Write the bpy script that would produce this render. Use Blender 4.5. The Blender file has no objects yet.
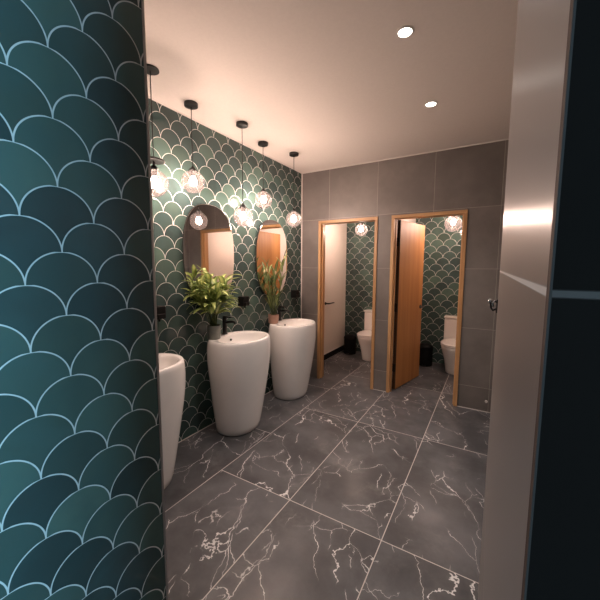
import bpy, bmesh, math, random
from mathutils import Vector, Matrix
random.seed(7)
PI = math.pi
scn = bpy.context.scene
COL = scn.collection

# ------------------------------------------------------------------ dimensions (metres)
H = 2.726          # ceiling
L = 3.776          # front face of the wall with the two cubicles
YB = 5.40          # rear wall of the cubicles
XN = 1.155         # face of the near scallop wall
YN = 0.745         # its end
XJ = 2.245         # face of the grey wall beside the camera
YJ0, YJ1 = 0.16, 1.20
XR = 2.32          # right wall of the room
TW = 0.1836        # scallop width

# ------------------------------------------------------------------ object helpers
def obj(name, bm, mat, parent=None, smooth=False, bevel=0, seg=2, subsurf=0):
    me = bpy.data.meshes.new(name)
    bmesh.ops.recalc_face_normals(bm, faces=bm.faces)
    bm.to_mesh(me); bm.free()
    for m in (mat if isinstance(mat, (list, tuple)) else [mat]):
        me.materials.append(m)
    o = bpy.data.objects.new(name, me)
    COL.objects.link(o)
    if parent: o.parent = parent
    if smooth or bevel:
        for p in me.polygons: p.use_smooth = True
    if bevel:
        b = o.modifiers.new('bevel', 'BEVEL'); b.width = bevel; b.segments = seg
        b.limit_method = 'ANGLE'; b.angle_limit = math.radians(40); b.harden_normals = True
    if subsurf:
        s = o.modifiers.new('sub', 'SUBSURF'); s.levels = subsurf; s.render_levels = subsurf
    return o

def thing(name, label, cat, loc, rotz=0, group=None):
    o = bpy.data.objects.new(name, None); COL.objects.link(o)
    o.empty_display_size = .1
    o.location = loc; o.rotation_euler = (0, 0, rotz)
    o['label'] = label; o['category'] = cat
    if group: o['group'] = group
    return o

def struct(name, bm, mat, parent=None, **k):
    o = obj(name, bm, mat, parent, **k)
    if parent is None: o['kind'] = 'structure'
    return o

def struct_root(name, loc):
    o = bpy.data.objects.new(name, None); COL.objects.link(o)
    o.location = loc; o['kind'] = 'structure'
    return o

def copy_tree(o, parent=None):
    c = o.copy(); COL.objects.link(c)
    if parent: c.parent = parent
    for ch in list(o.children): copy_tree(ch, c)
    return c

def dup(o, loc, label, rotz=None):
    c = copy_tree(o); c.location = loc; c['label'] = label
    if rotz is not None: c.rotation_euler = (0, 0, rotz)
    return c

# ------------------------------------------------------------------ mesh helpers
def bx(bm, x0, x1, y0, y1, z0, z1):
    v = [bm.verts.new((x, y, z)) for z in (z0, z1) for y in (y0, y1) for x in (x0, x1)]
    for f in ((0,2,3,1),(4,5,7,6),(0,1,5,4),(2,6,7,3),(0,4,6,2),(1,3,7,5)):
        bm.faces.new([v[i] for i in f])
    return bm
def box(*a): return bx(bmesh.new(), *a)

def rings(bm, rr, close_bottom=True, close_top=True, closed_loop=False):
    vs = [[bm.verts.new(p) for p in r] for r in rr]
    n = len(vs[0])
    for a, b in zip(vs, vs[1:]):
        for i in range(n):
            bm.faces.new((a[i], a[(i+1)%n], b[(i+1)%n], b[i]))
    if close_bottom: bm.faces.new(list(reversed(vs[0])))
    if close_top: bm.faces.new(vs[-1])
    return bm

def sup(xc, yc, z, rx, ry, n=48, e=2.0, ph=0):
    out = []
    for i in range(n):
        t = 2*PI*i/n + ph; c, s = math.cos(t), math.sin(t)
        out.append((xc + rx*math.copysign(abs(c)**(2/e), c), yc + ry*math.copysign(abs(s)**(2/e), s), z))
    return out

def lathe(prof, n=32, bm=None, cx=0, cy=0, cb=True, ct=True):
    bm = bm or bmesh.new()
    return rings(bm, [sup(cx, cy, z, r, r, n) for r, z in prof], cb, ct)

def tube(pts, r, n=10, bm=None, caps=True):
    bm = bm or bmesh.new()
    pts = [Vector(p) for p in pts]
    rr = []
    up = None
    for i, p in enumerate(pts):
        a = pts[max(i-1, 0)]; b = pts[min(i+1, len(pts)-1)]
        d = (b-a).normalized()
        if up is None:
            up = d.orthogonal().normalized()
        side = d.cross(up).normalized(); up = side.cross(d).normalized()
        rad = r[i] if isinstance(r, (list, tuple)) else r
        rr.append([p + rad*(math.cos(2*PI*k/n)*side + math.sin(2*PI*k/n)*up) for k in range(n)])
    return rings(bm, rr, caps, caps)

# ------------------------------------------------------------------ material helpers
class NT:
    def __init__(s, name):
        s.m = bpy.data.materials.new(name); s.m.use_nodes = True
        s.t = s.m.node_tree; s.t.nodes.clear()
        s.out = s.t.nodes.new('ShaderNodeOutputMaterial')
    def n(s, typ, **k):
        o = s.t.nodes.new(typ)
        for a, b in k.items(): setattr(o, a, b)
        return o
    def l(s, a, b): s.t.links.new(a, b)
    def put(s, sock, v):
        if isinstance(v, bpy.types.NodeSocket): s.l(v, sock)
        else:
            try: sock.default_value = v
            except Exception: sock.default_value = tuple(v) + (1,)
    def math(s, op, a, b=0.0, c=None, clamp=False):
        o = s.n('ShaderNodeMath', operation=op, use_clamp=clamp)
        s.put(o.inputs[0], a); s.put(o.inputs[1], b)
        if c is not None: s.put(o.inputs[2], c)
        return o.outputs[0]
    def sep(s, v):
        o = s.n('ShaderNodeSeparateXYZ'); s.l(v, o.inputs[0]); return o.outputs
    def comb(s, x, y, z=0.0):
        o = s.n('ShaderNodeCombineXYZ')
        for i, v in enumerate((x, y, z)): s.put(o.inputs[i], v)
        return o.outputs[0]
    def mix(s, f, a, b):
        o = s.n('ShaderNodeMix', data_type='RGBA')
        s.put(o.inputs[0], f); s.put(o.inputs[6], a); s.put(o.inputs[7], b)
        return o.outputs[2]
    def mixf(s, f, a, b):
        o = s.n('ShaderNodeMix', data_type='FLOAT')
        s.put(o.inputs[0], f); s.put(o.inputs[2], a); s.put(o.inputs[3], b)
        return o.outputs[0]
    def ss(s, x, lo, hi, a=0.0, b=1.0):
        o = s.n('ShaderNodeMapRange', interpolation_type='SMOOTHSTEP')
        s.put(o.inputs[0], x)
        for i, v in enumerate((lo, hi, a, b)): s.put(o.inputs[i+1], v)
        return o.outputs[0]
    def noise(s, vec, scale, detail=3, rough=.5, col=False):
        o = s.n('ShaderNodeTexNoise'); s.l(vec, o.inputs['Vector'])
        o.inputs['Scale'].default_value = scale; o.inputs['Detail'].default_value = detail
        o.inputs['Roughness'].default_value = rough
        return o.outputs['Color' if col else 'Fac']
    def vmath(s, op, a, b):
        o = s.n('ShaderNodeVectorMath', operation=op)
        s.put(o.inputs[0], a)
        if op == 'SCALE': s.put(o.inputs[3], b)
        else: s.put(o.inputs[1], b)
        return o.outputs[0]
    def bump(s, h, dist=.001, strength=1.0):
        o = s.n('ShaderNodeBump'); s.put(o.inputs['Height'], h)
        o.inputs['Distance'].default_value = dist; o.inputs['Strength'].default_value = strength
        return o.outputs[0]
    def bsdf(s, **k):
        o = s.n('ShaderNodeBsdfPrincipled')
        for a, v in k.items():
            s.put(o.inputs[a.replace('_', ' ')], v)
        return o
    def fin(s, sh):
        s.l(sh, s.out.inputs[0]); return s.m

def rgb(r, g, b): return (r, g, b, 1)

def simple(name, c, rough=.5, metal=0, bumpscale=None, bumpd=.0005, var=.08, **k):
    t = NT(name)
    co = t.n('ShaderNodeTexCoord').outputs['Object']
    nz = t.noise(co, bumpscale or 12, 4)
    f = t.ss(nz, .3, .7)
    base = t.mix(f, rgb(*[x*(1-var) for x in c]), rgb(*[min(1, x*(1+var)) for x in c]))
    b = t.bsdf(Base_Color=base, Roughness=rough, Metallic=metal, **k)
    if bumpscale: t.l(t.bump(nz, bumpd), b.inputs['Normal'])
    return t.fin(b.outputs[0])

def scallop(name, axis, u0, z0, w=TW, gw=.0019, seed=0.0):
    """fan tiles: rows of semicircles of width w; (u0, z0) is a point where two fans meet"""
    t = NT(name)
    co = t.n('ShaderNodeTexCoord').outputs['Object']
    x, y, z = t.sep(co)
    u = t.math('SUBTRACT', x if axis == 'X' else y, u0)
    v = t.math('SUBTRACT', z, z0)
    hw = w/2
    n = t.math('FLOOR', t.math('DIVIDE', v, hw))
    par = t.math('FLOORED_MODULO', n, 2.0)
    off = t.math('MULTIPLY', t.math('SUBTRACT', 1.0, par), hw)          # centres of even rows sit half a tile from u0
    k = t.math('ROUND', t.math('DIVIDE', t.math('SUBTRACT', u, off), w))
    c = t.math('ADD', t.math('MULTIPLY', k, w), off)
    dx = t.math('SUBTRACT', u, c)
    dz = t.math('SUBTRACT', v, t.math('MULTIPLY', n, hw))
    d = t.math('SQRT', t.math('ADD', t.math('MULTIPLY', dx, dx), t.math('MULTIPLY', dz, dz)))
    inside = t.math('LESS_THAN', d, hw)
    # identity of the tile
    off2 = t.math('MULTIPLY', par, hw)
    c2 = t.math('ADD', t.math('MULTIPLY', t.math('ROUND', t.math('DIVIDE', t.math('SUBTRACT', u, off2), w)), w), off2)
    idu = t.mixf(inside, c2, c); idn = t.mixf(inside, t.math('ADD', n, 1.0), n)
    wn = t.n('ShaderNodeTexWhiteNoise', noise_dimensions='3D')
    t.l(t.comb(t.math('ROUND', t.math('MULTIPLY', idu, 1000)), idn, seed), wn.inputs['Vector'])
    r1, r2, r3 = t.sep(wn.outputs['Color'])
    edge = t.math('ABSOLUTE', t.math('SUBTRACT', d, hw))
    wob = t.math('MULTIPLY', t.math('SUBTRACT', t.noise(co, 40, 2), .5), .0008)
    grout = t.math('SUBTRACT', 1.0, t.ss(t.math('ADD', edge, wob), gw*.8, gw*1.25))
    ramp = t.n('ShaderNodeValToRGB'); t.l(r1, ramp.inputs[0])
    e = ramp.color_ramp.elements
    e[0].position = 0; e[0].color = rgb(.038, .058, .054)
    e[1].position = 1; e[1].color = rgb(.098, .156, .128)
    for p_, c_ in ((.3, (.050, .078, .076)), (.55, (.062, .096, .080)), (.8, (.074, .120, .102))):
        q = e.new(p_); q.color = rgb(*c_)
    cloud = t.noise(t.vmath('ADD', co, wn.outputs['Color']), 9, 3)
    base = t.mix(t.ss(cloud, .3, .7, 0.0, .35), ramp.outputs[0], t.mix(r2, rgb(.035, .07, .07), rgb(.07, .13, .125)))
    gcol = t.mix(t.noise(co, 60, 2), rgb(.56, .58, .55), rgb(.72, .73, .70))
    colr = t.mix(grout, base, gcol)
    rough = t.mixf(grout, t.ss(r3, 0, 1, .06, .11), .8)
    h = t.math('ADD', t.math('MULTIPLY', t.ss(edge, gw*.6, gw*4), .0011), t.math('MULTIPLY', t.noise(co, 14, 2), .0010))
    b = t.bsdf(Base_Color=colr, Roughness=rough, Normal=t.bump(h, 1.0, .8))
    b.inputs['Specular IOR Level'].default_value = .35
    return t.fin(b.outputs[0])

def big_tile(name, c1, c2, su, sv, u0, v0, gw, gcol, rough, floor=False, veins=False, bumpa=.0004, spec=.5):
    t = NT(name)
    tc = t.n('ShaderNodeTexCoord').outputs['Object']
    x, y, z = t.sep(tc)
    if floor: u, v = x, t.math('ADD', y, t.math('MULTIPLY', t.math('LESS_THAN', x, u0), sv/2))
    else:
        nx = t.math('ABSOLUTE', t.sep(t.n('ShaderNodeNewGeometry').outputs['True Normal'])[0])
        u = t.mixf(t.math('GREATER_THAN', nx, .5), x, y); v = z
    uu = t.math('DIVIDE', t.math('SUBTRACT', u, u0), su)
    vv = t.math('DIVIDE', t.math('SUBTRACT', v, v0), sv)
    fu = t.math('FLOOR', uu); fv = t.math('FLOOR', vv)
    du = t.math('MULTIPLY', t.math('PINGPONG', uu, .5), su); dv = t.math('MULTIPLY', t.math('PINGPONG', vv, .5), sv)
    edge = t.math('MINIMUM', du, dv)
    g = t.math('SUBTRACT', 1.0, t.ss(edge, gw*.7, gw*1.2))
    wn = t.n('ShaderNodeTexWhiteNoise', noise_dimensions='3D'); t.l(t.comb(fu, fv, 3.1), wn.inputs['Vector'])
    sh = t.vmath('ADD', tc, t.vmath('SCALE', wn.outputs['Color'], 12.0))
    cl = t.noise(sh, 2.2, 6, .6)
    base = t.mix(t.ss(cl, .33, .68), rgb(*c1), rgb(*c2))
    tone = t.math('ADD', .93, t.math('MULTIPLY', wn.outputs['Value'], .14))
    base = t.mix(1.0, base, base)
    hs = t.n('ShaderNodeHueSaturation'); t.l(base, hs.inputs['Color']); t.l(tone, hs.inputs['Value']); base = hs.outputs[0]
    if veins:
        rot = t.n('ShaderNodeVectorRotate', rotation_type='Z_AXIS'); t.l(sh, rot.inputs['Vector']); rot.inputs['Angle'].default_value = math.radians(-24)
        shr = rot.outputs[0]
        half = (.5, .5, .5)
        nzc = t.vmath('ADD', t.vmath('SCALE', t.vmath('SUBTRACT', t.noise(sh, 2.6, 2, .5, col=True), half), .26),
                      t.vmath('SCALE', t.vmath('SUBTRACT', t.noise(sh, 15, 3, .6, col=True), half), .055))
        for (sc, wd, lo, hi, msc, mx, st) in ((1.7, .0060, .46, .515, 1.2, .95, (1.35, .50, 1.0)), (2.9, .0050, .49, .54, 1.9, .85, (1.2, .55, 1.0)), (5.2, .0042, .53, .58, 2.2, .6, (1.0, .7, 1))):
            wv = t.vmath('ADD', t.vmath('MULTIPLY', shr, st), nzc)
            vo = t.n('ShaderNodeTexVoronoi', feature='DISTANCE_TO_EDGE'); t.l(wv, vo.inputs['Vector']); vo.inputs['Scale'].default_value = sc
            mk = t.ss(t.noise(t.vmath('ADD', sh, (sc, 2, 1)), msc*1.5, 2), lo, hi)
            dist = t.math('DIVIDE', vo.outputs[0], sc)
            wdn = t.math('MULTIPLY', t.math('MULTIPLY', t.ss(t.noise(sh, 6, 2), .35, .65, .25, 1.0), mk), wd*.55)
            wdn = t.math('ADD', wdn, .00005)
            ln = t.math('MULTIPLY', t.math('SUBTRACT', 1.0, t.ss(dist, t.math('MULTIPLY', wdn, .35), wdn)), mk)
            base = t.mix(t.math('MULTIPLY', ln, mx), base, rgb(.80, .79, .78))
            halo = t.math('MULTIPLY', t.math('SUBTRACT', 1.0, t.ss(dist, 0.0, .022)), mk)
            base = t.mix(t.math('MULTIPLY', halo, .06), base, rgb(.40, .37, .36))
        smoky = t.ss(t.noise(t.vmath('ADD', sh, nzc), 3.2, 8, .68), .52, .75)
        base = t.mix(t.math('MULTIPLY', smoky, .20), base, rgb(.38, .36, .35))
    colr = t.mix(g, base, rgb(*gcol))
    rg = t.mixf(g, t.ss(t.noise(sh, 5, 2), .3, .7, rough*.85, rough*1.2) if bumpa else rough, .8)
    h = t.math('ADD', t.math('MULTIPLY', t.math('SUBTRACT', 1.0, g), .0008), t.math('MULTIPLY', t.noise(tc, 30, 3), bumpa))
    b = t.bsdf(Base_Color=colr, Roughness=rg)
    if bumpa: t.l(t.bump(h, 1.0, .6), b.inputs['Normal'])
    b.inputs['Specular IOR Level'].default_value = spec
    return t.fin(b.outputs[0])

def wood(name, c1, c2, rough=.4, axis='Z', scale=1.0):
    t = NT(name)
    tc = t.n('ShaderNodeTexCoord').outputs['Object']
    st = {'Z': (9, 9, .7), 'X': (.7, 9, 9), 'Y': (9, .7, 9)}[axis]
    v = t.vmath('MULTIPLY', tc, tuple(a*scale for a in st))
    n1 = t.noise(v, 1.6, 5, .6); n2 = t.noise(v, 9, 3, .7)
    f = t.math('ADD', t.math('MULTIPLY', t.ss(n1, .3, .7), .75), t.math('MULTIPLY', n2, .25))
    b = t.bsdf(Base_Color=t.mix(f, rgb(*c1), rgb(*c2)), Roughness=rough, Normal=t.bump(n2, .0004))
    return t.fin(b.outputs[0])

def emit(name, c, s):
    t = NT(name); e = t.n('ShaderNodeEmission'); e.inputs[0].default_value = rgb(*c); e.inputs[1].default_value = s
    return t.fin(e.outputs[0])

# ------------------------------------------------------------------ materials
M = {}
M['scallop_near'] = scallop('teal_fan_tile_near', 'Y', .3634, 1.9988, seed=4.0)
M['scallop_left'] = scallop('teal_fan_tile_left', 'Y', 1.6572, 1.1889, seed=9.0)
M['scallop_stall_a'] = scallop('teal_fan_tile_cubicle_left', 'X', .219, 1.753, w=.1865, seed=2.0)
M['scallop_stall_b'] = scallop('teal_fan_tile_cubicle_right', 'X', 1.373, 1.839, w=.1865, seed=6.0)
M['grey_tile'] = big_tile('grey_wall_tile', (.145, .130, .120), (.200, .180, .166), .62, .62, .405, .25, .0016, (.42, .38, .35), .34)
M['jamb_tile'] = big_tile('grey_satin_tile', (.225, .205, .195), (.225, .205, .195), 1.2, .62, .1, .25, .0020, (.8, .76, .73), .33, bumpa=0.0)
M['shade_tile'] = big_tile('shade_painted_entry_tile', (.016, .0095, .0075), (.019, .011, .009), .611, .62, .407+.05, .25, .0016, (.16, .10, .085), 1.0, spec=.03)  # shade of the unlit entry side put into near-black tile and joint colours
M['floor'] = big_tile('veined_floor_tile', (.068, .068, .072), (.128, .128, .135), .6005, 1.238, .58, 1.6377, .0026, (.64, .60, .57), .34, spec=.28, floor=True, veins=True, bumpa=.0001)
M['ceiling'] = simple('matt_ceiling_paint', (.72, .66, .61), .9, bumpscale=60, bumpd=.0002, var=.015)
M['white_wall'] = simple('cream_wall_paint', (.72, .66, .60), .75, bumpscale=50, bumpd=.0002, var=.02)
M['plain_wall'] = simple('grey_plain_render', (.25, .24, .23), .8, var=.05)
M['trim_white'] = simple('white_sealant', (.68, .64, .60), .5, var=.03)
M['metal_trim'] = simple('brushed_aluminium_trim', (.42, .41, .40), .35, .8, var=.06)
M['edge_grey'] = simple('grey_edge_strip', (.07, .035, .025), .8, var=.03)
M['oak'] = wood('pale_oak_frame', (.42, .22, .095), (.60, .36, .17), .4)
M['oak_head'] = wood('pale_oak_head', (.42, .22, .095), (.60, .36, .17), .4, axis='X')
M['orange_wood'] = wood('orange_veneer', (.33, .138, .036), (.46, .21, .062), .55, scale=.7)
M['edge_shade'] = wood('shade_painted_edge', (.05, .022, .010), (.08, .035, .016), .6)  # shadow tone as a colour, for the hinge edge of the leaves
M['ceramic'] = simple('white_ceramic', (.93, .90, .87), .12, var=.01)
M['toilet'] = simple('white_vitreous', (.86, .82, .78), .10, var=.01)
M['black'] = simple('black_metal', (.006, .006, .006), .45, .0, var=.1)
M['black_plastic'] = simple('black_plastic', (.004, .004, .004), .6, var=.1, Specular_IOR_Level=.2)
M['chrome'] = simple('chrome', (.72, .71, .70), .10, 1.0, var=.02)
M['mirror'] = simple('silvered_glass', (.90, .90, .90), .012, 1.0, var=.002)
M['mirror_edge'] = simple('dark_mirror_edge', (.05, .048, .045), .3, .5, var=.05)
M['pot_grey'] = simple('grey_green_pot', (.16, .17, .15), .55, bumpscale=30, var=.08)
M['pot_pink'] = simple('copper_pink_pot', (.42, .25, .19), .30, .35, var=.12)
M['soil'] = simple('potting_soil', (.03, .02, .013), .95, bumpscale=80, bumpd=.004, var=.3)
M['rubber'] = simple('pale_rubber', (.6, .58, .55), .5)
M['bulb'] = emit('filament_bulb_glow', (1.0, .82, .68), 500.0)
M['stall_bulb'] = emit('cubicle_bulb_glow', (1.0, .82, .68), 680.0)
M['downlight'] = emit('downlight_lens', (1.0, .90, .82), 22.0)

def glass():
    t = NT('smoked_globe_glass')
    tr = t.n('ShaderNodeBsdfTransparent'); pass
    gl = t.n('ShaderNodeBsdfGlossy'); gl.inputs['Roughness'].default_value = .10; gl.inputs[0].default_value = rgb(1, .95, .93)
    tl = t.n('ShaderNodeBsdfTranslucent'); tl.inputs[0].default_value = rgb(.80, .66, .64)
    lw = t.n('ShaderNodeLayerWeight'); lw.inputs['Blend'].default_value = .25
    t.l(t.mix(t.ss(lw.outputs['Facing'], .05, .85), rgb(.80, .70, .70), rgb(.34, .26, .27)), tr.inputs[0])
    co = t.n('ShaderNodeTexCoord').outputs['Object']
    haze = t.ss(t.noise(co, 14, 4), .35, .75, .010, .026)
    m1 = t.n('ShaderNodeMixShader'); t.l(haze, m1.inputs[0]); t.l(tr.outputs[0], m1.inputs[1]); t.l(tl.outputs[0], m1.inputs[2])
    f = t.math('MULTIPLY', lw.outputs['Fresnel'], .10, clamp=True)
    m2 = t.n('ShaderNodeMixShader'); t.l(f, m2.inputs[0]); t.l(m1.outputs[0], m2.inputs[1]); t.l(gl.outputs[0], m2.inputs[2])
    return t.fin(m2.outputs[0])
M['globe'] = glass()

def leafmat(name, mid, edge, dark):
    t = NT(name)
    uv = t.n('ShaderNodeUVMap').outputs[0]
    u, v, _ = t.sep(uv)
    co = t.n('ShaderNodeTexCoord').outputs['Object']
    c = t.math('ABSOLUTE', t.math('SUBTRACT', u, .5))
    nz = t.noise(co, 45, 3)
    f = t.ss(t.math('ADD', c, t.math('MULTIPLY', t.math('SUBTRACT', nz, .5), .35)), .12, .34)
    col = t.mix(f, rgb(*mid), rgb(*edge))
    col = t.mix(t.ss(t.noise(co, 7, 2), .45, .7), col, rgb(*dark))
    b = t.bsdf(Base_Color=col, Roughness=.42)
    tl = t.n('ShaderNodeBsdfTranslucent'); t.l(col, tl.inputs[0])
    m = t.n('ShaderNodeMixShader'); m.inputs[0].default_value = .25
    t.l(b.outputs[0], m.inputs[1]); t.l(tl.outputs[0], m.inputs[2])
    return t.fin(m.outputs[0])
M['leaf_a'] = leafmat('variegated_leaf', (.62, .66, .26), (.26, .36, .10), (.16, .26, .08))
M['leaf_b'] = leafmat('deep_leaf', (.30, .34, .13), (.13, .19, .06), (.08, .13, .04))
M['flower'] = simple('pale_bud', (.62, .52, .30), .6)

# ================================================================== SETTING
CX1 = 4.55
struct('floor', box(-.6, CX1+.1, -1.7, YB+.1, -.1, 0), M['floor'])
struct('ceiling', box(-.6, CX1+.1, -1.7, YB+.1, H, H+.1), M['ceiling'])
struct('wall_left', box(-.12, 0, YN-.12, L+.11, 0, H), M['scallop_left'])

# back wall with two cubicle openings (openings 0.26-1.04 and 1.20-1.975, 2.09 high)
O1, O2, OZ, WT = (.26, 1.04), (1.20, 1.975), 2.092, .11
bm = bmesh.new()
xs = [0, O1[0], O1[1], O2[0], O2[1], XR+.1]
for i in range(0, 5, 2): bx(bm, xs[i], xs[i+1], L, L+WT, 0, OZ)
bx(bm, 0, XR+.1, L, L+WT, OZ, H)
bmesh.ops.remove_doubles(bm, verts=bm.verts, dist=1e-5)
struct('wall_back', bm, M['grey_tile'])
struct('wall_right', box(XR, XR+.1, YJ1, L, 0, H), M['grey_tile'])
struct('wall_near_right', box(XJ, XR+.1, YJ0+.008, YJ1, 0, H), M['jamb_tile'])
struct('wall_entry_right', box(XJ+.0006, CX1, YJ0, YJ0+.008, 0, H), M['shade_tile'])
struct('wall_near_left', box(XN-.12, XN, -1.6, YN-.004, 0, H), M['scallop_near'])
struct('wall_front', box(0, XN-.12, YN-.12, YN-.004, 0, H), M['plain_wall'])
struct('wall_entry_back', box(XN, CX1, -1.7, -1.6, 0, H), M['shade_tile'])
# entry side wall with a window opening
WY0, WY1, WZ0, WZ1 = -1.1, -.02, .75, 2.35
bm = bmesh.new()
bx(bm, CX1, CX1+.1, -1.6, WY0, 0, H); bx(bm, CX1, CX1+.1, WY1, YJ0+.008, 0, H)
bx(bm, CX1, CX1+.1, WY0, WY1, 0, WZ0); bx(bm, CX1, CX1+.1, WY0, WY1, WZ1, H)
struct('wall_entry_side', bm, M['plain_wall'])
w1 = struct_root('window_1', (CX1+.05, (WY0+WY1)/2, WZ0))
bm = bmesh.new(); hw = (WY1-WY0)/2; hz = WZ1-WZ0
for y0, y1 in ((-hw, -hw+.05), (hw-.05, hw), (-.02, .02)): bx(bm, -.03, .03, y0, y1, 0, hz)
bx(bm, -.03, .03, -hw, hw, 0, .05); bx(bm, -.03, .03, -hw, hw, hz-.05, hz)
obj('window_frame', bm, M['metal_trim'], w1)
t = NT('window_pane_glass')
a = t.n('ShaderNodeBsdfTransparent'); b = t.n('ShaderNodeBsdfGlossy'); b.inputs['Roughness'].default_value = .02
m = t.n('ShaderNodeMixShader'); m.inputs[0].default_value = .06
t.l(a.outputs[0], m.inputs[1]); t.l(b.outputs[0], m.inputs[2]); M['pane'] = t.fin(m.outputs[0])
obj('pane', box(-.003, .003, -hw+.04, hw-.04, .04, hz-.04), M['pane'], w1)

# cubicles: side walls, rear walls
struct('wall_cubicle_left', box(-.13, -.03, L+WT, YB, .10, H), M['white_wall'])
struct('baseboard_cubicle_left', box(-.13, -.028, L+WT, YB, 0, .10), M['black_plastic'])
struct('trim_1', box(-.03, -.020, L+WT, YB, .098, .106), M['trim_white'])
struct('wall_cubicle_divider', box(1.06, 1.14, L+WT, YB, 0, H), M['white_wall'])
struct('wall_cubicle_right', box(2.05, 2.15, L+WT, YB, 0, H), M['white_wall'])
struct('wall_cubicle_rear_left', box(-.13, 1.10, YB, YB+.1, 0, H), M['scallop_stall_a'])
struct('wall_cubicle_rear_right', box(1.10, 2.15, YB, YB+.1, 0, H), M['scallop_stall_b'])

# trims
struct('trim_2', box(XN-.12, XN+.0015, YN-.004, YN+.006, 0, H), M['metal_trim'])
struct('trim_3', box(XJ-.0003, XJ+.0006, YJ0-.0003, YJ0+.008, 0, H), M['edge_grey'])
struct('trim_4', box(0, .010, L-.010, L, 0, H-.010), M['trim_white'])
struct('trim_5', box(0, XR, L-.009, L, H-.009, H), M['trim_white'])
struct('trim_6', box(0, .007, YN, L-.010, H-.007, H), M['trim_white'])
struct('trim_7', box(0, .006, YN, L-.010, 0, .006), M['trim_white'])
struct('trim_8', box(O2[1]+.0, XR, L-.006, L, 0, .006), M['trim_white'])
struct('trim_9', box(O1[1]+.0, O2[0], L-.006, L, 0, .006), M['trim_white'])
struct('trim_10', box(XJ-.006, XJ, YJ0+.3, YJ1, 0, .006), M['trim_white'])

# doors: oak lining and architrave, orange leaf opened inwards
def door(name, x0, x1, hinge, ang):
    r = struct_root(name, ((x0+x1)/2, L, 0))
    hw = (x1-x0)/2; fw = .036
    for s in (-1, 1):
        a0, a1 = sorted((s*hw, s*(hw-fw)))
        obj('door_frame', box(a0, a1, -.014, WT+.01, 0, OZ-fw), M['oak'], r, bevel=.002)
        c0, c1 = sorted((s*(hw-fw), s*(hw-fw-.012)))
        obj('door_stop', box(c0, c1, .03, .06, 0, OZ-fw), M['oak'], r)
    obj('door_frame', box(-hw, hw, -.014, WT+.01, OZ-fw, OZ), M['oak_head'], r, bevel=.002)
    lw = 2*(hw-fw)-.006; th = .040
    s = -1 if hinge == 'left' else 1
    lf = obj('door_leaf', box(0, lw, -th, 0, .012, OZ-fw-.004), M['orange_wood'], r, bevel=.002)
    if s == 1:       # mirror the leaf
        lf.data.transform(Matrix.Scale(-1, 4, (1, 0, 0))); lf.data.flip_normals()
    lf.location = (s*(hw-fw-.003), WT+.008, 0); lf.rotation_euler = (0, 0, math.radians(ang)*(-s))
    lf.location.y += th if False else 0
    q = -s
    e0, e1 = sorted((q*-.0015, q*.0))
    obj('shade_strip', box(e0, e1, -th, 0, .012, OZ-fw-.004), M['edge_shade'], lf)  # thin dark strip added to paint the shade on the hinge edge
    # lever + rose on both faces, near the free edge
    for fy, d in ((-th, -1), (0, 1)):
        bm = bmesh.new()
        tube([(q*(lw-.055), fy, .98), (q*(lw-.055), fy+d*.010, .98)], .026, 20, bm)
        tube([(q*(lw-.055), fy+d*.008, .98), (q*(lw-.055), fy+d*.045, .98)], .009, 12, bm)
        tube([(q*(lw-.050), fy+d*.045, .98), (q*(lw-.165), fy+d*.047, .98)], .009, 12, bm)
        obj('lever_handle', bm, M['black'], lf, smooth=False, bevel=.001)
    for z in (.28, 1.02, 1.80):
        bm = bmesh.new()
        tube([(0, .004, z-.05), (0, .004, z+.05)], .008, 12, bm)
        bx(bm, -.003 if q > 0 else -.001, .001 if q > 0 else .003, -.036, 0, z-.05, z+.05)
        obj('hinge', bm, M['black'], lf)
    return r
door('door_1', O1[0], O1[1], 'right', 90)
door('door_2', O2[0], O2[1], 'left', 77.5)

# ================================================================== BASINS
def make_basin():
    r = thing('pedestal_basin', '', 'basin', (0, 0, 0), group='freestanding white basins')
    N = 72
    prof = [(0, .003, .165, .196), (.012, .003, .180, .211), (.06, .006, .188, .221), (.15, .010, .200, .237), (.28, .016, .215, .257), (.42, .024, .230, .274),
            (.56, .029, .242, .297), (.68, .032, .249, .311), (.77, .033, .249, .313), (.83, .035, .243, .309), (.852, .036, .238, .304), (.862, .036, .233, .299), (.865, .036, .226, .292)]
    rr = [sup(.237+dx, 0, z, rx, ry, N, 2.15) for z, dx, rx, ry in prof]
    inner = [(.864, .075, .176, .262), (.858, .075, .172, .256), (.84, .075, .166, .250), (.80, .075, .156, .240), (.765, .075, .135, .205), (.745, .075, .09, .13), (.738, .075, .03, .035)]
    rr += [sup(.237+dx, 0, z, rx, ry, N, 2.1) for z, dx, rx, ry in inner]
    bm = rings(bmesh.new(), rr, True, True)
    obj('basin_body', bm, M['ceramic'], r, smooth=True)
    # drain, overflow
    dr = lathe([(.030, .7385), (.030, .743), (.024, .745), (.0, .745)][:3], 24, cx=.312)
    obj('drain', dr, M['black'], r, bevel=.001)
    bm = tube([(.166, 0, .822), (.160, 0, .822)], .011, 16)
    ov = obj('overflow_hole', bm, M['black'], r)
    f = obj('faucet', lathe([(.026, .870), (.026, .876), (.021, .880), (.021, 1.025), (.019, 1.030)], 24, cx=.088), M['black'], r, smooth=False, bevel=.001)
    obj('spout', tube([(.088, 0, .975), (.14, 0, .988), (.20, 0, .995), (.215, 0, .990), (.219, 0, .975)], .012, 14), M['black'], f, smooth=True)
    bm = bmesh.new(); bx(bm, .078, .178, -.012, .012, 1.028, 1.040)
    obj('lever', bm, M['black'], f, bevel=.003)
    return r
b0 = make_basin(); b0.location = (0, 1.215, 0)
b0['label'] = 'tall white freestanding basin nearest the camera, partly hidden by the teal tiled wall edge'
dup(b0, (0, 2.21, 0), 'middle white freestanding basin, with the leafy plant in a grey pot on its rim')
dup(b0, (0, 3.125, 0), 'far white freestanding basin beside the grey tiled back wall')

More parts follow.
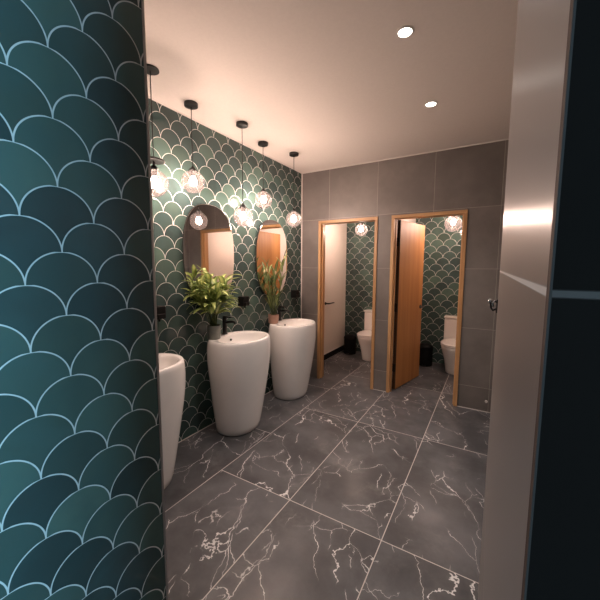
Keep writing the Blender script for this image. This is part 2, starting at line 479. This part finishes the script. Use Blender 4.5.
# ================================================================== MIRRORS (oval, longer than wide)
def make_mirror():
    r = thing('oval_mirror', '', 'mirror', (0, 0, 0), group='oval mirrors on the scallop tiled wall')
    def outl(x, w, h, n=64):
        out = []
        hw = w/2; st = h/2 - hw
        for i in range(n):
            t = 2*PI*i/n
            c, s = math.cos(t), math.sin(t)
            out.append((x, hw*math.copysign(abs(c)**(.80), c), (h/2)*math.copysign(abs(s)**(.80), s)))
        return out
    w, h = .61, .87
    obj('frame', rings(bmesh.new(), [outl(.001, w-.03, h-.03), outl(.016, w-.02, h-.02), outl(.020, w, h), outl(.026, w, h), outl(.0275, w-.006, h-.006)]), M['mirror_edge'], r)
    obj('glass', rings(bmesh.new(), [outl(.0277, w-.007, h-.007), outl(.0285, w-.007, h-.007), outl(.029, w-.012, h-.012)]), M['mirror'], r)
    return r
m0 = make_mirror(); m0.location = (0, 1.235, 1.615)
m0['label'] = 'oval wall mirror nearest the camera, only its rounded right edge visible'
dup(m0, (0, 2.115, 1.615), 'middle oval mirror behind the leafy plant, reflecting a cream wall')
dup(m0, (0, 3.075, 1.600), 'far oval mirror reflecting an orange wooden door')

# ================================================================== PENDANTS
def make_pendant(bulb, drop, R=.085, disc=False):
    """root at the ceiling; globe centre 'drop' below"""
    r = thing('globe_pendant_lamp', '', 'pendant lamp', (0, 0, 0))
    if disc: obj('ceiling_rose', lathe([(.052, -.010), (.054, -.008), (.054, -.001), (.052, 0)], 32), M['black'], r, bevel=.001)
    else: obj('ceiling_rose', lathe([(.046, -.028), (.050, -.026), (.050, -.002), (.048, 0)], 32), M['black'], r, bevel=.0015)
    top = -drop + R
    obj('cord', tube([(0, 0, -.009), (0, 0, top+.03)], .0028, 8), M['black'], r)
    obj('lamp_holder', lathe([(.020, top-.045), (.021, top-.006), (.026, top+.0), (.026, top+.008), (.012, top+.022), (.006, top+.032)], 24), M['black'], r, smooth=False, bevel=.001)
    prof = []
    for i in range(25):
        a = -PI/2 + (PI*.90)*i/24
        prof.append((max(R*math.cos(a), .002), -drop + R*math.sin(a)))
    obj('glass_globe', lathe(prof, 40, ct=False), M['globe'], r, smooth=True)
    zb = top-.045
    obj('bulb', lathe([(.012, zb), (.014, zb-.008), (.022, zb-.020), (.028, zb-.038), (.027, zb-.056), (.016, zb-.066), (.005, zb-.072)][::-1], 24), bulb, r, smooth=True)
    if disc:
        obj('cap_plate', lathe([(.066, top+.050), (.068, top+.052), (.068, top+.058), (.064, top+.061)], 36), M['black'], r, bevel=.001)
        obj('stem', tube([(0, 0, top+.028), (0, 0, top+.052)], .007, 10), M['black'], r)
    return r
PG = 'glass globe pendants over the basins'
pend = [((.317, 1.363), 2.035, 'globe pendant lamp closest to the camera, with a flat black plate above its globe', True),
        ((.202, 1.781), 2.150, 'second pendant globe lamp from the camera, hanging high between the first two mirrors', False),
        ((.309, 2.235), 1.940, 'lowest hanging pendant globe lamp, in front of the gap right of the middle mirror', False),
        ((.200, 2.674), 2.170, 'fourth pendant globe lamp from the camera, hanging high left of the far mirror', False),
        ((.310, 3.078), 2.025, 'farthest pendant globe lamp over the last basin, near the grey corner', False)]
for (x, y), z, lab, dsc in pend:
    p = make_pendant(M['bulb'], H-z, disc=dsc); p.location = (x, y, H); p['label'] = lab; p['group'] = PG
p = make_pendant(M['stall_bulb'], H-2.055, R=.092); p.location = (.515, 4.65, H); p['label'] = 'globe pendant lamp inside the left cubicle'; p['group'] = 'cubicle pendants'
p = make_pendant(M['stall_bulb'], H-2.065, R=.105); p.location = (1.755, 4.65, H); p['label'] = 'globe pendant lamp inside the right cubicle'; p['group'] = 'cubicle pendants'

# ================================================================== DOWNLIGHTS
def downlight(x, y, lab):
    r = thing('downlight', lab, 'ceiling light', (x, y, H), group='recessed ceiling spotlights')
    bm = rings(bmesh.new(), [sup(0, 0, -.0005, .047, .047, 36), sup(0, 0, -.005, .044, .044, 36), sup(0, 0, -.005, .036, .036, 36), sup(0, 0, -.001, .033, .033, 36)], False, False)
    obj('bezel', bm, M['trim_white'], r, smooth=False)
    obj('lens', rings(bmesh.new(), [sup(0, 0, -.0010, .033, .033, 36), sup(0, 0, -.0032, .030, .030, 36)]), M['downlight'], r)
    ld = bpy.data.lights.new('downlight_beam', 'SPOT'); ld.energy = DL; ld.color = (1, .93, .88)
    ld.spot_size = math.radians(115); ld.spot_blend = .9; ld.shadow_soft_size = .05
    lo = bpy.data.objects.new('beam', ld); COL.objects.link(lo); lo.parent = r; lo.location = (0, 0, -.012)
DL = 52
downlight(1.762, 1.841, 'recessed ceiling spotlight nearer the camera')
downlight(1.757, 2.704, 'recessed ceiling spotlight nearer the cubicles')

# ================================================================== SOAP DISPENSERS
def make_disp():
    r = thing('soap_dispenser', '', 'soap dispenser', (0, 0, 0), group='black wall soap dispensers')
    obj('body', box(.001, .078, -.046, .046, .020, .118), M['black_plastic'], r, bevel=.008, seg=3)
    obj('push_bar', box(.060, .092, -.034, .034, .024, .060), M['black_plastic'], r, bevel=.005)
    obj('nozzle', tube([(.055, 0, .022), (.055, 0, 0)], [.010, .007], 12), M['black_plastic'], r)
    return r
d0 = make_disp(); d0.location = (0, 1.545, 1.080); d0['label'] = 'black soap dispenser closest to the camera, beside the tiled wall edge'
dup(d0, (0, 2.540, 1.080), 'black soap dispenser on the tiles between the middle and far basins')
dup(d0, (0, 3.550, 1.085), 'black soap dispenser near the corner with the grey wall')

# ================================================================== PLANTS
def leaf(bm, uvl, base, d, up, length, width, arch, n=7):
    """a folded, arching blade; d = horizontal heading, up = initial rise angle"""
    d = Vector((d[0], d[1], 0)).normalized(); side = Vector((-d.y, d.x, 0))
    pos = Vector(base); a = up; pts = []
    st = length/n
    for i in range(n+1):
        pts.append((pos.copy(), a)); pos = pos + st*(math.cos(a)*d + math.sin(a)*Vector((0, 0, 1))); a -= arch/n
    rows = []
    for i, (p_, a_) in enumerate(pts):
        s = i/n
        w = width*(math.sin(PI*min(1, (s*.92+.05)))**.8)*(1-.25*s)*.5 if i < n else .0008
        nrm = -math.sin(a_)*d + math.cos(a_)*Vector((0, 0, 1))
        row = []
        for q, k in ((-1, 1), (0, 0), (1, 1)):
            v = p_ + side*q*w + nrm*k*w*.35
            if v.x < clampx: v.x = clampx + random.random()*.004
            row.append(bm.verts.new(v))
        rows.append(row)
    for i in range(n):
        for j in range(2):
            f = bm.faces.new((rows[i][j], rows[i][j+1], rows[i+1][j+1], rows[i+1][j]))
            for lp, (uu, vv) in zip(f.loops, ((j/2, i/n), ((j+1)/2, i/n), ((j+1)/2, (i+1)/n), (j/2, (i+1)/n))):
                lp[uvl].uv = (uu, vv)

# leafy plant on the middle basin
px, py, pz = .135, 2.025, .865
clampx = .034 - px
r = thing('potted_plant', 'bushy variegated green plant in a grey cylindrical pot on the middle basin', 'plant', (px, py, pz))
pot = obj('pot', lathe([(.054, 0), (.056, .003), (.060, .115), (.060, .120), (.055, .120), (.053, .105), (.050, .098)], 36), M['pot_grey'], r, smooth=False, bevel=.001)
obj('soil', lathe([(.050, .096), (.051, .104), (.044, .107)], 24), M['soil'], r)
bm = bmesh.new(); uvl = bm.loops.layers.uv.new('uv')
bms = bmesh.new()
for i in range(18):
    a = 2*PI*i/18 + random.uniform(-.2, .2); rad = random.uniform(.004, .030)
    lean = random.uniform(.04, .45)
    hgt = random.uniform(.24, .50)*(1-.35*lean)
    b = Vector((rad*math.cos(a), rad*math.sin(a), .104))
    tip = b + Vector((math.cos(a)*hgt*lean*.9, math.sin(a)*hgt*lean*1.1, hgt))
    tip.x = max(tip.x, clampx+.012)
    mid = (b+tip)/2 + Vector((-.008*math.cos(a), -.008*math.sin(a), .01))
    tube([b, mid, tip], [.0038, .0034, .0025], 6, bms)
    for j in range(10):
        s = random.uniform(.45, 1.0)
        base = b.lerp(tip, s)
        az = a + random.uniform(-1.7, 1.7) if j else a
        up_ = random.uniform(.35, 1.35)
        leaf(bm, uvl, base, (math.cos(az), math.sin(az)), up_, random.uniform(.14, .22), random.uniform(.044, .066), random.uniform(.7, 1.7))
obj('foliage', bm, M['leaf_a'], r, smooth=True)
obj('stems', bms, M['leaf_b'], r, smooth=True)

# tall plant on the far basin
px, py = .125, 2.945
clampx = .034 - px
r = thing('potted_plant', 'tall slender upright plant in a small pinkish pot on the far basin', 'plant', (px, py, pz))
obj('pot', lathe([(.048, 0), (.054, .004), (.060, .060), (.060, .100), (.055, .100), (.053, .080), (.043, .065)], 32), M['pot_pink'], r, smooth=False, bevel=.001)
obj('soil', lathe([(.042, .062), (.043, .070), (.036, .073)], 24), M['soil'], r)
bm = bmesh.new(); uvl = bm.loops.layers.uv.new('uv'); bms = bmesh.new()
for i in range(9):
    a = 2*PI*i/9 + random.uniform(-.3, .3); rad = random.uniform(.004, .022)
    hgt = random.uniform(.40, .66); lean = random.uniform(.04, .24)
    b = Vector((rad*math.cos(a), rad*math.sin(a), .070))
    tip = b + Vector((math.cos(a)*hgt*lean, math.sin(a)*hgt*lean - .02, hgt)); tip.x = max(tip.x, clampx+.012)
    tube([b, (b+tip)/2+Vector((0, .006, 0)), tip], [.004, .0035, .002], 6, bms)
    for j in range(11):
        s = random.uniform(.12, 1.0); base = b.lerp(tip, s); az = random.uniform(0, 2*PI)
        leaf(bm, uvl, base, (math.cos(az), math.sin(az)), random.uniform(1.0, 1.45), random.uniform(.10, .19), random.uniform(.020, .036), random.uniform(.2, .9))
    if i % 2 == 0:
        bmf = rings(bmesh.new(), [[tuple(tip + Vector(q)) for q in sup(0, 0, z, rr_, rr_, 8)] for z, rr_ in ((-.012, .003), (0, .009), (.016, .010), (.03, .003))])
        obj('bud', bmf, M['flower'], r, smooth=True)
obj('foliage', bm, M['leaf_b'], r, smooth=True)
obj('stems', bms, M['leaf_b'], r, smooth=True)

# ================================================================== TOILETS
def make_toilet():
    """origin on the floor at the middle of the back edge; bowl towards -y"""
    r = thing('toilet', '', 'toilet', (0, 0, 0), group='white toilets in the cubicles')
    pr = [(0, -.30, .105, .205, 2.6), (.01, -.30, .115, .215, 2.6), (.08, -.305, .120, .225, 2.6), (.18, -.315, .135, .245, 2.5), (.28, -.325, .158, .280, 2.4), (.36, -.335, .178, .312, 2.35), (.395, -.335, .183, .320, 2.3), (.402, -.335, .178, .316, 2.3)]
    obj('bowl', rings(bmesh.new(), [sup(0, yc, z, rx, ry, 48, e) for z, yc, rx, ry, e in pr]), M['toilet'], r, smooth=True)
    obj('base_plinth', box(-.115, .115, -.20, -.015, 0, .39), M['toilet'], r, bevel=.03, seg=4)
    pr = [(.404, -.39, .176, .258), (.408, -.39, .184, .266), (.420, -.39, .184, .266), (.424, -.39, .178, .260)]
    obj('seat', rings(bmesh.new(), [sup(0, yc, z, rx, ry, 48, 2.3) for z, yc, rx, ry in pr]), M['toilet'], r, smooth=True)
    pr = [(.426, -.39, .178, .260), (.429, -.39, .186, .268), (.440, -.39, .184, .266), (.446, -.39, .165, .245), (.449, -.39, .12, .19)]
    obj('lid', rings(bmesh.new(), [sup(0, yc, z, rx, ry, 48, 2.3) for z, yc, rx, ry in pr]), M['toilet'], r, smooth=True)
    c = obj('cistern', box(-.178, .178, -.165, -.005, .385, .745), M['toilet'], r, bevel=.022, seg=4)
    obj('cistern_lid', box(-.184, .184, -.172, -.003, .747, .778), M['toilet'], c, bevel=.009, seg=3)
    obj('flush_button', lathe([(.022, .777), (.022, .782), (.018, .784)], 24, cy=-.088), M['chrome'], c, bevel=.0005)
    return r
t0 = make_toilet(); t0.location = (.565, YB, 0); t0['label'] = 'white toilet in the left cubicle, half hidden by the pier'
dup(t0, (1.822, YB, 0), 'white toilet in the right cubicle, beside the open orange door')

# ================================================================== BINS
def make_bin():
    r = thing('pedal_bin', '', 'bin', (0, 0, 0), group='black pedal bins in the cubicles')
    obj('body', lathe([(.098, 0), (.104, .006), (.104, .262), (.102, .268)], 36), M['black_plastic'], r, bevel=.001)
    obj('lid', lathe([(.107, .266), (.108, .284), (.100, .305), (.078, .322), (.045, .332), (.012, .335)], 36), M['black_plastic'], r, smooth=True)
    obj('pedal', box(-.028, .028, -.135, -.100, .012, .022), M['black'], r, bevel=.003)
    return r
q0 = make_bin(); q0.location = (.155, 5.20, 0); q0['label'] = 'black rounded bin in the left cubicle against the cream side wall'
dup(q0, (1.405, 5.18, 0), 'black rounded bin in the right cubicle, left of the toilet')

# ================================================================== ROLL HOLDERS
def make_holder():
    r = thing('toilet_roll_holder', '', 'toilet roll holder', (0, 0, 0), group='black bar holders in the cubicles')
    obj('wall_plate', tube([(.0005, 0, 0), (.010, 0, 0)], .024, 20), M['black'], r, bevel=.001)
    obj('bar', tube([(.008, 0, 0), (.055, 0, 0), (.062, .008, 0), (.062, .035, 0), (.062, .190, 0)], .011, 12), M['black'], r, smooth=True)
    return r
h0 = make_holder(); h0.location = (-.03, 4.58, .925); h0['label'] = 'black bar holder on the cream side wall of the left cubicle'
h1 = dup(h0, (2.05, 4.16, .93), 'black bar holder in the right cubicle, seen only in the middle mirror', PI)

# ================================================================== SMALL FITTINGS
r = thing('robe_hook', 'small chrome double hook on the edge of the pale grey wall at right', 'hook', (XJ, 1.175, 1.385))
obj('back_plate', box(-.004, -.0002, -.016, .016, -.024, .018), M['black'], r, bevel=.0015)
obj('hook', tube([(-.003, 0, -.012), (-.012, .002, -.018), (-.018, .004, -.010), (-.020, .005, .006)], .0032, 10), M['black'], r, smooth=True)
bm = bmesh.new(); bmesh.ops.create_uvsphere(bm, u_segments=16, v_segments=10, radius=.0068, matrix=Matrix.Translation((-.021, .006, .012)))
obj('hook_knob', bm, M['chrome'], r, smooth=True)
obj('hook', tube([(-.003, 0, .008), (-.010, -.002, .012), (-.014, -.003, .004), (-.012, -.003, -.006)], .003, 10), M['chrome'], r, smooth=True)

r = thing('doorstop', 'small pale doorstop low on the grey wall right of the cubicles', 'doorstop', (2.245, L, .135))
obj('stem', tube([(0, -.0005, 0), (0, -.055, 0)], .006, 12), M['chrome'], r)
obj('buffer', tube([(0, -.052, 0), (0, -.070, 0)], .013, 16), M['rubber'], r, bevel=.001)

# ================================================================== DAYLIGHT + WORLD
w = bpy.data.worlds.new('world'); scn.world = w; w.use_nodes = True
bg = w.node_tree.nodes['Background']
bg.inputs[0].default_value = (.42, .72, 1.0, 1); bg.inputs[1].default_value = .5
al = bpy.data.lights.new('daylight', 'AREA'); al.shape = 'RECTANGLE'; al.size = WY1-WY0; al.size_y = WZ1-WZ0
al.energy = 190; al.color = (.31, .70, 1.0)
ao = bpy.data.objects.new('daylight', al); COL.objects.link(ao)
ao.location = (CX1+.30, (WY0+WY1)/2, (WZ0+WZ1)/2); ao.rotation_euler = (0, PI/2, 0)
al.size, al.size_y = WZ1-WZ0, WY1-WY0

# ================================================================== CAMERA
F = Vector((-0.50843896, 0.85506003, -0.10179473)); Rv = Vector((0.8592765, 0.51149091, 0.00457567)); U = Vector((-0.05597955, 0.08514337, 0.9947949))
cd = bpy.data.cameras.new('camera'); cam = bpy.data.objects.new('camera', cd); COL.objects.link(cam)
mw = Matrix(((Rv.x, U.x, -F.x, 2.22487), (Rv.y, U.y, -F.y, 0), (Rv.z, U.z, -F.z, 1.5), (0, 0, 0, 1)))
cam.matrix_world = mw
cd.sensor_width = 36; cd.lens = 322.03/600*36; cd.clip_start = .01; cd.clip_end = 60
scn.camera = cam
vs = scn.view_settings
vs.view_transform = 'Standard'; vs.look = 'None'; vs.gamma = 1; vs.use_curve_mapping = False; vs.exposure = 0.2
scn.cycles.max_bounces = 10; scn.cycles.diffuse_bounces = 5; scn.cycles.glossy_bounces = 5; scn.cycles.transparent_max_bounces = 12
scn.cycles.sample_clamp_indirect = 4.0
scn.cycles.use_denoising = True
scn.cycles.caustics_reflective = False; scn.cycles.caustics_refractive = False
